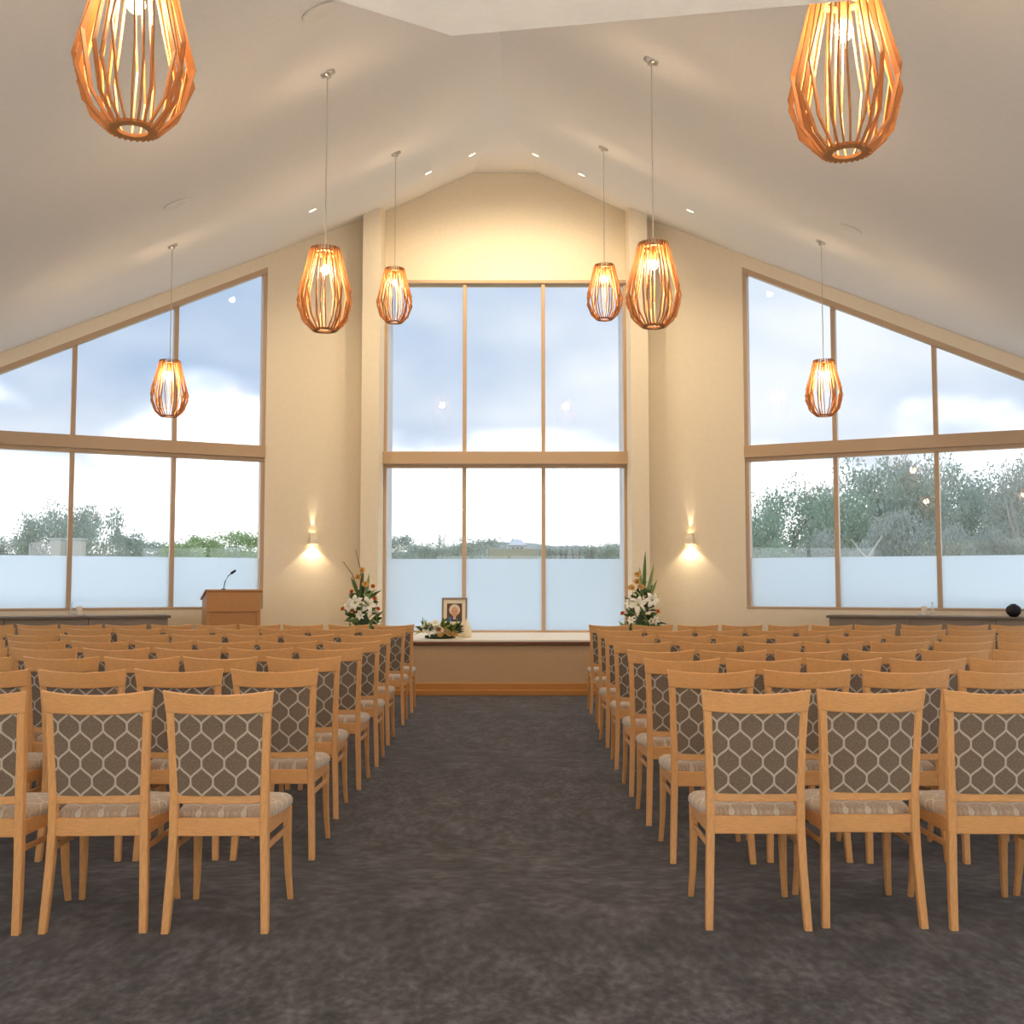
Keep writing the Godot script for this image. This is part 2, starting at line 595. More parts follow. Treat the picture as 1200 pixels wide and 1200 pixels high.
func window_side(sg: float) -> void:
	var w := base("window_2" if sg < 0 else "window_3", Vector3.ZERO)
	w.set_meta("kind", "structure")
	w.transform = side_frame(sg)
	var bx := func(called: String, u0: float, u1: float, y0: float, y1: float, z0: float, z1: float, mat: Material) -> void:
		var a := su(u0) * sg
		var b := su(u1) * sg
		part(called, box(Vector3(minf(a, b), y0, z0), Vector3(maxf(a, b), y1, z1), 0.0 if mat == M.glass or mat == M.frost else 0.004), mat, w)
	var poly := func(called: String, pts: Array, z0: float, z1: float, mat: Material) -> void:
		var p := PackedVector2Array()
		for q in pts:
			p.append(Vector2(su(q[0]) * sg, q[1]))
		var m := MB.new()
		m.prism(p, z0, z1)
		part(called, m, mat, w)
	var head := func(u: float) -> float:
		return 5.9 - 0.575 * (u - 3.37)
	var us := [3.40, 4.47, 5.62, 6.77, 7.72]
	bx.call("jamb", 3.37, 3.415, 1.075, 3.12, -0.16, -0.02, M.frame)
	poly.call("jamb", [[3.37, 3.33], [3.415, 3.33], [3.415, head.call(3.415)], [3.37, head.call(3.37)]], -0.16, -0.02, M.frame)
	bx.call("jamb", 7.71, 7.75, 1.075, 3.12, -0.16, -0.02, M.frame)
	bx.call("sill", 3.37, 7.75, 1.05, 1.09, -0.16, 0.0, M.frame)
	bx.call("transom", 3.37, 7.75, 3.17, 3.34, -0.16, 0.03, M.frame)
	bx.call("transom_bead", 3.37, 7.75, 3.12, 3.17, -0.16, -0.02, M.frame)
	poly.call("head", [[3.37, head.call(3.37)], [3.37, head.call(3.37) - 0.075], [7.75, head.call(7.75) - 0.075], [7.75, head.call(7.75)]], -0.16, 0.0, M.frame)
	for i in range(1, us.size() - 1):
		bx.call("mullion", us[i] - 0.026, us[i] + 0.026, 1.09, 3.12, -0.16, -0.04, M.frame)
		if us[i] < 7.0:
			poly.call("mullion", [[us[i] - 0.026, 3.34], [us[i] + 0.026, 3.34], [us[i] + 0.026, head.call(us[i] + 0.026) - 0.05], [us[i] - 0.026, head.call(us[i] - 0.026) - 0.05]], -0.16, -0.04, M.frame)
	for i in range(us.size() - 1):
		bx.call("lower_pane", us[i], us[i + 1], 1.765, 3.13, -0.116, -0.104, M.glass)
		bx.call("frosted_pane", us[i], us[i + 1], 1.08, 1.765, -0.116, -0.104, M.frost)
		if us[i] < 6.8:
			var e: float = us[i + 1]
			poly.call("upper_pane", [[us[i], 3.33], [e, 3.33], [e, head.call(e) - 0.03], [us[i], head.call(us[i]) - 0.03]], -0.116, -0.104, M.glass)

# ------------------------------------------------------------------ bench under the centre window
func bench_centre() -> void:
	var b := base("memorial_bench", Vector3(0, 0, -13.9))
	tag(b, "long beige plastered bench with pale top and timber skirting below the centre window", "bench")
	part("body", box(Vector3(-2.04, 0.0, -1.555), Vector3(2.04, 0.63, 0.0)), M.bench, b)
	part("top", box(Vector3(-2.04, 0.65, -1.555), Vector3(2.04, 0.694, 0.03), 0.004), M.benchtop, b)
	structure("wall_bench_rear", box(Vector3(-1.795, 0.0, -16.07), Vector3(1.795, 0.694, -15.46)), M.benchtop)  # rear part of the bench, split off as its own block
	part("nosing", box(Vector3(-2.04, 0.63, -0.5), Vector3(2.04, 0.672, 0.045), 0.005), M.nosing, b)
	part("skirting", box(Vector3(-2.04, 0.0, -0.02), Vector3(2.04, 0.15, 0.018), 0.004), M.skirt, b)
	part("step", box(Vector3(-2.04, 0.0, -0.02), Vector3(2.04, 0.07, 0.055), 0.006), M.skirt, b)

# ------------------------------------------------------------------ outside
func foliage(seed_: int, blobs: int, leaves: int, leaf: float, open: float, droop: float) -> ArrayMesh:
	# a crown of unit height (0..1) and about unit width, made of leaf sprays
	var r := RandomNumberGenerator.new()
	r.seed = seed_
	var m := MB.new()
	var bl := []
	for i in blobs:
		var y := r.randf_range(0.12, 0.86)
		var reach := 0.40 * sqrt(maxf(0.05, 1.0 - pow((y - 0.45) / 0.55, 2.0)))
		var a := r.randf() * TAU
		var d := reach * sqrt(r.randf())
		bl.append([Vector3(cos(a) * d, y, sin(a) * d), r.randf_range(0.10, 0.19) * (1.0 - open * 0.35)])
	for i in leaves:
		var b: Array = bl[i % blobs]
		var dir := Vector3(r.randfn(), r.randfn() * 0.8, r.randfn()).normalized()
		var p: Vector3 = b[0] + dir * b[1] * pow(r.randf(), 0.4)
		var t := Vector3(r.randfn(), r.randfn() - droop, r.randfn()).normalized()
		var n := t.cross(Vector3(r.randfn(), r.randfn(), r.randfn())).normalized()
		var L := leaf * r.randf_range(0.6, 1.3)
		var k := r.randf_range(0.7, 1.25)
		m.tint = Color(k, k, k * r.randf_range(0.85, 1.05))
		m.quad(p - t * L, p + n * L * 0.38, p + t * L, p - n * L * 0.38)
	return m.mesh()

func bare_branches(seed_: int) -> ArrayMesh:
	var r := RandomNumberGenerator.new()
	r.seed = seed_
	var m := MB.new()
	for i in 60:
		var a := r.randf() * TAU
		var h0 := r.randf_range(0.1, 0.45)
		var p := Vector3(0, h0, 0)
		var q := Vector3(cos(a) * r.randf_range(0.1, 0.3), h0 + r.randf_range(0.2, 0.35), sin(a) * 0.25)
		var e := q + Vector3(cos(a) * r.randf_range(0.0, 0.15), r.randf_range(0.1, 0.28), sin(a) * 0.12)
		m.tube([p, q, e], 0.009, 4, 0.002)
	return m.mesh()

func tree(called: String, label: String, group: String, fol: ArrayMesh, mat: Material, bark: Material, px: float, top: float, wide: float, d: float, parts := true) -> void:
	# px, top, wide: bearings of the tree read off the photograph, turned into metres at its distance d
	var x := 0.1 + (px - 600.0) / 1280.0 * d
	var ty := CAM_Y + (686.0 - top) / 1280.0 * d
	var w := wide / 1280.0 * d
	var t := base(called, Vector3(x, -0.3, -d), rng.randf() * TAU)
	tag(t, label, "tree", group)
	var tall := ty + 0.3
	var trunk := MB.new()
	trunk.tube([Vector3(0, -0.1, 0), Vector3(0.04 * w, tall * 0.3, 0.02 * w), Vector3(-0.02 * w, tall * 0.62, 0)], 0.016 * tall + 0.05, 7, 0.006 * tall + 0.02)
	part("trunk", trunk, bark, t)
	if parts:
		for i in 4:
			var a := TAU * i / 4.0 + rng.randf()
			var br := MB.new()
			var h := tall * (0.28 + 0.09 * i)
			br.tube([Vector3(0, h, 0), Vector3(cos(a) * w * 0.18, h + tall * 0.12, sin(a) * w * 0.18), Vector3(cos(a) * w * 0.3, h + tall * 0.26, sin(a) * w * 0.3)], 0.008 * tall + 0.02, 5, 0.01)
			part("branch", br, bark, t)
	var f := part("foliage", fol, mat, t)
	f.position = Vector3(0, tall * 0.06, 0)
	f.scale = Vector3(w * 1.12, tall * 0.96, w * 1.12)
	f.set_meta("kind", "stuff")

func hazed_leafmat(c: Color) -> StandardMaterial3D:
	var m := flat(c, 0.8)
	m.vertex_color_use_as_albedo = true
	m.metallic_specular = 0.2
	m.backlight_enabled = true
	m.backlight = Color(0.8, 0.8, 0.75)
	return m

func outside() -> void:
	structure("ground_lawn", box(Vector3(-500, -0.6, -900), Vector3(500, -0.3, -17.3)), flat(c8(128, 138, 96), 0.95))
	structure("ground_bounce_terrace", box(Vector3(-24, -0.3, -25), Vector3(24, -0.24, -17.26)), plaster(c8(224, 222, 218), 31))  # terrace added and kept pale to throw daylight into the frosted panes
	for sg: float in [-1.0, 1.0]:
		structure("ground_side_bounce", box(Vector3(minf(sg * 11.0, sg * 60), -0.6, -17.26), Vector3(maxf(sg * 11.0, sg * 60), -0.26, 20)), plaster(c8(224, 223, 220), 32))  # unseen paving, whitened to bounce daylight up to the hall ceiling
	var bark := flat(c8(150, 140, 128), 0.9)
	var pale := flat(c8(222, 216, 206), 0.8)
	var gum := hazed_leafmat(c8(200, 214, 208))  # these leaf colours are paled to stand in for outdoor haze
	var green := hazed_leafmat(c8(190, 212, 196))
	var grey := hazed_leafmat(c8(206, 214, 212))
	var fresh := hazed_leafmat(c8(184, 212, 156))
	var dense := foliage(101, 70, 12000, 0.019, 0.0, 0.2)
	var loose := foliage(102, 50, 7000, 0.016, 0.5, 0.8)
	var willow := foliage(103, 60, 10000, 0.019, 0.0, 2.2)
	var roundy := foliage(104, 80, 9000, 0.020, 0.0, 0.0)
	# beyond the window by the lectern
	var gl := "trees beyond the window by the lectern"
	var gl_label := "grey-green gum tree outside the window by the lectern"
	for a in [[52, 597, 70, 58], [84, 589, 76, 68], [18, 624, 70, 76]]:
		tree("gum_tree", gl_label, gl, dense, gum, bark, a[0], a[1], a[2], a[3])
	tree("gum_tree", "tall open-crowned gum tree behind white parapet outside lectern-side window", "", loose, gum, pale, 122, 583, 62, 60)
	for a in [[148, 620, 74, 80], [184, 630, 80, 96], [262, 636, 74, 104], [-40, 618, 90, 75], [-125, 604, 90, 84]]:
		tree("bushy_tree", "low bushy tree outside the window by the lectern", gl, roundy, gum, bark, a[0], a[1], a[2], a[3], false)
	for a in [[212, 631, 60, 84], [240, 623, 60, 94], [292, 618, 84, 86]]:
		tree("bushy_tree", "bright green bushy tree outside the window by the lectern", gl, roundy, fresh, bark, a[0], a[1], a[2], a[3], false)
	# beyond the other side window: a tall belt of gums
	var gr := "gum belt beyond the window opposite the lectern"
	var gr_label := "tall dense gum tree outside the window opposite the lectern"
	for a in [[890, 594, 66, 55], [930, 564, 100, 62], [985, 568, 84, 56], [1032, 533, 110, 66], [1085, 530, 100, 58], [1128, 552, 110, 68], [1172, 560, 96, 60], [1240, 540, 110, 66], [1310, 560, 110, 58]]:
		tree("gum_tree", gr_label, gr, dense, green if a[0] < 1000 else gum, bark, a[0], a[1], a[2], a[3])
	for a in [[975, 553, 60, 66], [1192, 524, 90, 52]]:
		tree("gum_tree", "sparse gum tree with sky between its branches opposite the lectern", gr, loose, grey, pale, a[0], a[1], a[2], a[3])
	for a in [[905, 630, 60, 45], [960, 618, 80, 48], [1008, 632, 60, 45], [1052, 594, 96, 50], [1112, 612, 80, 46], [1170, 618, 80, 48], [868, 630, 50, 48], [1230, 615, 80, 46]]:
		tree("willow_tree", "drooping pale shrub-like tree before the gum belt opposite the lectern", gr, willow, green if a[0] < 960 else grey, bark, a[0], a[1], a[2], a[3], false)
	var dd := 42.0
	var dt := base("dead_tree", Vector3(0.1 + (1013 - 600) / 1280.0 * dd, -0.3, -dd))
	tag(dt, "bleached bare forked dead tree outside the window opposite the lectern", "tree")
	var k := dd / 1280.0
	var tr := MB.new()
	tr.tube([Vector3(0, 0, 0), Vector3(0.0, 1.6, 0), Vector3(3 * k, 2.75, 0.1)], 0.12, 6, 0.07)
	part("trunk", tr, pale, dt)
	for a in [[-6, 60, -18, 76], [8, 62, 18, 80], [9, 50, 5, 44]]:
		var br := MB.new()
		br.tube([Vector3(3 * k, 2.7, 0.1), Vector3(a[0] * k, 1.68 + (a[1] - 31) * k + 0.3, 0.2), Vector3(a[2] * k, 1.68 + (a[3] - 31) * k + 0.3, 0.3)], 0.07, 5, 0.02)
		part("branch", br, pale, dt)
	# far treeline in the centre window
	var gc := "far treeline in the centre window"
	for a in [[464, 623, 60, 150], [492, 633, 60, 175], [432, 628, 60, 165], [560, 627, 80, 150], [528, 635, 60, 170], [722, 632, 60, 160], [758, 628, 60, 178], [508, 638, 60, 195], [695, 636, 80, 205], [650, 638, 70, 180]]:
		tree("far_tree", "haze-paled green tree in the far treeline behind the centre window", gc, roundy, gum, bark, a[0], a[1], a[2], a[3], false)
	tree("slender_tree", "slender upright tree rising above the far treeline", "", loose, gum, bark, 518, 616, 14, 140, false)
	tree("round_tree", "round lone tree standing above the white-roofed house", "", roundy, gum, bark, 603, 627, 14, 260, false)
	var twigs := bare_branches(7)
	for a in [[645, 628], [660, 626], [676, 628], [692, 629]]:
		tree("bare_tree", "bare twiggy winter tree beside the white-roofed house", "bare winter trees", twigs, flat(c8(128, 120, 126), 0.9), bark, a[0], a[1], 17, 130, false)
	# distant hills, the haze of distance put into their pale colour
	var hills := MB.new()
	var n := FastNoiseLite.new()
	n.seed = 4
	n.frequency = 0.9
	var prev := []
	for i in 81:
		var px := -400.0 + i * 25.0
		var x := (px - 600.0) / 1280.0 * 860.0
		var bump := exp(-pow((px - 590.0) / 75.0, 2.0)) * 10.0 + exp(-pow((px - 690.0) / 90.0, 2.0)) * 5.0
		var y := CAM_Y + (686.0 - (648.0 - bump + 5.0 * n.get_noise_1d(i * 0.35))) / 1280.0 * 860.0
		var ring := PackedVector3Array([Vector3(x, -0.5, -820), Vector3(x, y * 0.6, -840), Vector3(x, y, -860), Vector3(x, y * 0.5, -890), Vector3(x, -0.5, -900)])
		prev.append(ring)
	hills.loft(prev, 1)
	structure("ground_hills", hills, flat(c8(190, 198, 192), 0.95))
	# house with a white hip roof and its garden wall
	var hd := 210.0
	var hk := hd / 1280.0
	var hs := base("house", Vector3((607 - 600) * hk, -0.3, -hd))
	tag(hs, "low house with a white hipped roof on the far slope", "house")
	var yb := CAM_Y + 0.3 + (686 - 645) * hk
	part("wall", box(Vector3(-9 * hk, 0, -2.0), Vector3(9 * hk, yb + 0.9, 2.0)), flat(c8(216, 216, 214)), hs)
	var rf := MB.new()
	rf.loft([MB.ring4(Vector3(0, yb + 0.9, 0), Vector3.RIGHT, Vector3.BACK, 11 * hk, 2.6), MB.ring4(Vector3(0, yb + 2.1, 0), Vector3.RIGHT, Vector3.BACK, 4 * hk, 0.1)])
	part("roof", rf, flat(c8(244, 246, 248)), hs)
	for wx in [-5.0, 0.0, 5.0]:
		part("window", box(Vector3((wx - 1.2) * hk, yb - 0.3, 1.9), Vector3((wx + 1.2) * hk, yb + 0.5, 2.04)), flat(c8(90, 100, 110), 0.2), hs)
	var gw := base("field_fence", Vector3((601 - 600) * 0.08, -0.3, -105))
	tag(gw, "pale tan boarded fence below the white-roofed house", "fence")
	for i in 12:
		part("board", box(Vector3(-2.3 + i * 0.40, 0, -0.03), Vector3(-2.3 + i * 0.40 + 0.39, 5.2, 0.03)), flat(c8(186, 184, 160), 0.9), gw)
	# white parapets and a glass balustrade
	var pd := 34.0
	var pk := pd / 1280.0
	for a in [[62, 74, 633], [83, 98, 633]]:
		var pp := base("white_parapet", Vector3(0.1 + ((a[0] + a[1]) / 2.0 - 600) * pk, -0.3, -pd))
		tag(pp, "square white rendered parapet pier outside the window by the lectern", "parapet", "white parapet piers")
		var hh: float = CAM_Y + 0.3 + (686 - a[2]) * pk
		var hw: float = (a[1] - a[0]) / 2.0 * pk
		part("pier", box(Vector3(-hw, 0, -0.2), Vector3(hw, hh, 0.2), 0.01), flat(c8(226, 224, 216)), pp)
		part("coping", box(Vector3(-hw - 0.04, hh, -0.24), Vector3(hw + 0.04, hh + 0.05, 0.24), 0.01), flat(c8(236, 236, 232)), pp)
	var gb := base("glass_balustrade", Vector3(0.1 + (41 - 600) * pk, -0.3, -pd - 0.5))
	tag(gb, "pale framed glass balustrade beside the white parapets", "balustrade")
	var gh := CAM_Y + 0.3 + (686 - 635) * pk
	for s: float in [-14.0, 5.0, 14.0]:
		part("post", box(Vector3(s * pk - 0.03, 0, -0.03), Vector3(s * pk + 0.03, gh, 0.03)), flat(c8(210, 210, 206)), gb)
	part("rail", box(Vector3(-14 * pk, gh - 0.05, -0.03), Vector3(14 * pk, gh, 0.03)), flat(c8(220, 220, 216)), gb)
	part("pane", box(Vector3(-14 * pk, 0.2, -0.008), Vector3(14 * pk, gh - 0.05, 0.008)), M.clear, gb)

# ------------------------------------------------------------------ lights
func spot(at: Vector3, aim: Vector3, c: Color, e: float, angle: float, size: float, soft := 1.0) -> void:
	var l := SpotLight3D.new()
	l.name = "lamp_beam"
	l.light_color = c
	l.light_energy = e
	l.spot_angle = angle
	l.spot_range = 40.0
	l.spot_attenuation = 2.0
	l.spot_angle_attenuation = soft
	l.light_size = size
	l.shadow_enabled = true
	add_child(l, true)
	l.look_at_from_position(at, at + aim, Vector3.RIGHT if absf(aim.normalized().y) > 0.9 else Vector3.UP)

const WARM := Color(1.0, 0.90, 0.74)

func downlight(u: float, d: float, y: float, tilt: Vector3, label: String, group: String, aim: Vector3, e: float, angle: float) -> void:
	var o := base("downlight", Vector3(u, y, -d))
	tag(o, label, "downlight", group)
	o.basis = Basis(Quaternion(Vector3.DOWN, tilt.normalized()))
	var ringm := MB.new()
	ringm.lathe([[0.046, 0.0], [0.046, -0.006], [0.064, -0.006], [0.066, 0.002]], 18)
	part("trim_ring", ringm, M.white, o)
	var lens := MB.new()
	lens.lathe([[0.001, -0.003], [0.045, -0.003], [0.045, 0.0]], 18)
	part("lamp_lens", lens, M.spot, o)
	spot(Vector3(u, y, -d) + tilt.normalized() * 0.03, aim, WARM if y > 3.0 else Color(1.0, 0.965, 0.92), e, angle, 0.05)

func ceiling_lights() -> void:
	for a in [[-2.38, 13.29], [-1.02, 14.28], [-0.44, 14.37], [0.42, 14.45], [1.04, 14.4], [2.35, 13.5]]:
		var u: float = a[0]
		var d: float = a[1]
		var nrm := Vector3(-FALL * signf(u), -1.0, -SLOPE)
		var lab := "small lit recessed downlight in ceiling " + ("near the flat ridge collar" if absf(u) < 0.6 else ("between ridge collar and sconce wall" if absf(u) < 2.0 else "above the sconce wall"))
		downlight(u, d, ceiling_y(u, d) - 0.002, nrm, lab, "gable wall downlights", Vector3(0, -1, -0.75 if absf(u) < 2.0 else -0.5), 2.7, 58.0)
	# unseen lights added behind the viewer to brighten the soffit and near chairs
	for x in [-2.0, 0.0, 2.0]:
		for d in [0.3, -2.0]:
			downlight(x, d, 2.538, Vector3.DOWN, "added unseen recessed downlight in the low entrance ceiling", "added entrance downlights", Vector3(0, -1, -0.1), 7.5, 55.0)
	# flush round speakers
	for a in [[-3.01, 9.88, "lectern-side ceiling slope, high over the chairs"], [3.42, 10.49, "ceiling slope opposite the lectern"], [-1.09, 6.53, "ceiling near the entrance bulkhead"]]:
		var u: float = a[0]
		var d: float = a[1]
		var o := base("ceiling_speaker", Vector3(u, ceiling_y(u, d) - 0.001, -d))
		o.basis = Basis(Quaternion(Vector3.DOWN, Vector3(-FALL * signf(u), -1.0, -SLOPE).normalized()))
		tag(o, "flush round white speaker in the " + String(a[2]), "speaker")
		var m := MB.new()
		m.lathe([[0.085, 0.0], [0.115, -0.002], [0.118, -0.010], [0.105, -0.014]], 24)
		part("rim", m, M.white, o)
		var gm := MB.new()
		gm.lathe([[0.001, -0.012], [0.104, -0.012], [0.104, -0.004]], 24)
		part("grille", gm, M.ceiling, o)

# ------------------------------------------------------------------ pendants
var slat_meshes := []

func make_pendant_parts() -> void:
	# unit: origin at the lower rim, total height 0.62, widest diameter 0.40
	for kind in 3:
		var kink: float = [0.300, 0.238, 0.185][kind]
		var rr: float = [0.186, 0.197, 0.194][kind]
		var low: float = [0.105, 0.085, 0.060][kind]
		var rl: float = [0.158, 0.160, 0.142][kind]
		var off: float = [0.020, -0.012, 0.006][kind]
		var pts := [[0.098, 0.62, 0.0], [0.108, 0.585, 0.0], [lerpf(0.108, rr, 0.62), lerpf(0.585, kink, 0.62), off * 0.5], [rr, kink, off], [rl, low, off * 0.4], [0.092, 0.014, 0.0], [0.080, 0.004, 0.0]]
		var m := MB.new()
		var rings := []
		for i in pts.size():
			var p: Array = pts[i]
			var w := 0.0075 if i > 1 else 0.011
			# a plywood blade standing on edge in the radial plane
			rings.append(PackedVector3Array([Vector3(p[0] - w, p[1], p[2] - 0.0034), Vector3(p[0] + w, p[1], p[2] - 0.0034), Vector3(p[0] + w, p[1], p[2] + 0.0034), Vector3(p[0] - w, p[1], p[2] + 0.0034)]))
		m.loft(rings)
		slat_meshes.append(m.mesh())

func pendants() -> void:
	make_pendant_parts()
	var topd := MB.new()
	var trings := []
	for i in 29:
		var t := TAU * i / 28.0
		var r := Vector3(cos(t), 0, sin(t))
		trings.append(PackedVector3Array([r * 0.072 + Vector3(0, 0.580, 0), r * 0.098 + Vector3(0, 0.580, 0), r * 0.098 + Vector3(0, 0.590, 0), r * 0.072 + Vector3(0, 0.590, 0)]))
	topd.loft(trings, -1, false)
	for i in 3:
		var t := TAU * i / 3.0
		topd.tube([Vector3(cos(t) * 0.076, 0.585, sin(t) * 0.076), Vector3(0, 0.585, 0)], 0.004, 5)
	var tm := topd.mesh()
	var botr := MB.new()
	var rings := []
	for i in 29:
		var t := TAU * i / 28.0
		var r := Vector3(cos(t), 0, sin(t))
		rings.append(PackedVector3Array([r * 0.050 + Vector3(0, 0.006, 0), r * 0.082 + Vector3(0, 0.006, 0), r * 0.082 + Vector3(0, 0.018, 0), r * 0.050 + Vector3(0, 0.018, 0)]))
	botr.loft(rings, -1, false)
	var bm := botr.mesh()
	var hold := MB.new()
	hold.lathe([[0.012, 0.62], [0.022, 0.59], [0.024, 0.50], [0.018, 0.49]], 14)
	var hm := hold.mesh()
	var bulb := MB.new()
	bulb.lathe([[0.001, 0.425], [0.018, 0.429], [0.029, 0.441], [0.033, 0.457], [0.029, 0.475], [0.020, 0.492], [0.018, 0.50]], 16)
	var bum := bulb.mesh()
	var spots := [
		[-1.20, 3.65, 2.93, "lectern side of the aisle, nearest the entrance bulkhead"], [1.30, 3.82, 2.92, "side opposite the lectern, nearest the entrance bulkhead"],
		[-1.27, 7.87, 3.23, "fourth chair row, lectern side of aisle"], [1.12, 7.75, 3.23, "fourth chair row, aisle side opposite the lectern"],
		[-1.21, 12.0, 4.295, "front chair row, lectern side of centre window"], [1.12, 11.86, 4.295, "front chair row, centre window side away from lectern"],
		[-3.61, 11.71, 3.195, "front chair row, before the lectern-side window"], [3.50, 11.79, 3.215, "front chair row, before window opposite the lectern"]]
	for a in spots:
		var u: float = a[0]
		var d: float = a[1]
		var y: float = a[2]
		var o := base("pendant_lamp", Vector3(u, y, -d), rng.randf() * TAU)
		tag(o, "slatted timber pendant lamp over the " + String(a[3]), "pendant lamp", "slatted timber pendants")
		for i in 27:
			var s := part("slat", slat_meshes[i % 3], M.slat, o)
			s.rotation.y = TAU * i / 27.0
		part("top_ring", tm, M.slat, o)
		part("bottom_ring", bm, M.slat, o)
		part("lamp_holder", hm, M.slat, o)
		part("bulb", bum, M.bulb, o)
		var top := ceiling_y(u, d) - y
		var cd := MB.new()
		cd.tube([Vector3(0, 0.60, 0), Vector3(0, top - 0.02, 0)], 0.005, 6)
		part("cord", cd, M.cord, o)
		var rose := MB.new()
		rose.lathe([[0.012, -0.045], [0.018, -0.03], [0.056, -0.022], [0.058, 0.0]], 18)
		var ro := part("ceiling_rose", rose, M.metal, o)
		ro.position.y = top
		var nrm := Vector3(-FALL * signf(u), -1.0, -SLOPE).normalized()
		ro.basis = o.basis.inverse() * Basis(Quaternion(Vector3.DOWN, nrm))
		var l := OmniLight3D.new()
		l.name = "pendant_light"
		l.light_color = Color(1.0, 0.86, 0.67)
		l.light_energy = 0.9
		l.omni_range = 40.0
		l.omni_attenuation = 2.0
		l.light_size = 0.06
		l.shadow_enabled = true
		add_child(l, true)
		l.position = Vector3(u, y + 0.457, -d)

func sconces() -> void:
	for sg: float in [-1.0, 1.0]:
		var u := 2.75 if sg < 0 else 2.66
		var f := side_frame(sg)
		var o := base("wall_sconce", Vector3.ZERO)
		o.transform = Transform3D(f.basis, f * Vector3(su(u) * sg, 1.97, 0))
		tag(o, "cream up-and-down wall sconce lit on the wall " + ("beside the lectern" if sg < 0 else "beside the window opposite the lectern"), "wall sconce")
		var m := MB.new()
		# a wedge: narrow at the top, wide and deep at the bottom, open at both ends
		var r := []
		for p in [[0.0, 0.062, 0.115], [0.085, 0.052, 0.10], [0.16, 0.040, 0.065]]:
			r.append(PackedVector3Array([Vector3(-p[1], p[0], 0.0), Vector3(p[1], p[0], 0.0), Vector3(p[1], p[0], p[2]), Vector3(-p[1], p[0], p[2])]))
		m.loft(r, -1, false)
		part("shade", m, M.wall, o)
		part("mounting_plate", box(Vector3(-0.035, 0.03, 0.0), Vector3(0.035, 0.13, 0.012)), M.white, o)
		part("lamp_lower", box(Vector3(-0.045, 0.016, 0.02), Vector3(0.045, 0.030, 0.095), 0.004), M.spot, o)
		part("lamp_upper", box(Vector3(-0.014, 0.138, 0.014), Vector3(0.014, 0.150, 0.050), 0.003), M.spot, o)
		var p0 := f * Vector3(su(u) * sg, 1.98, 0.06)
		spot(p0, Vector3(0, -1, 0), WARM, 0.5, 52.0, 0.03, 0.3)
		var p1 := f * Vector3(su(u) * sg, 2.135, 0.025)
		spot(p1, Vector3(0, 1, 0), WARM, 0.4, 15.0, 0.01, 0.5)

# ------------------------------------------------------------------ chairs
func curve_z(x: float) -> float:      # the back bows towards the camera side in the middle
	return 0.030 * (1.0 - pow(x / 0.215, 2.0))

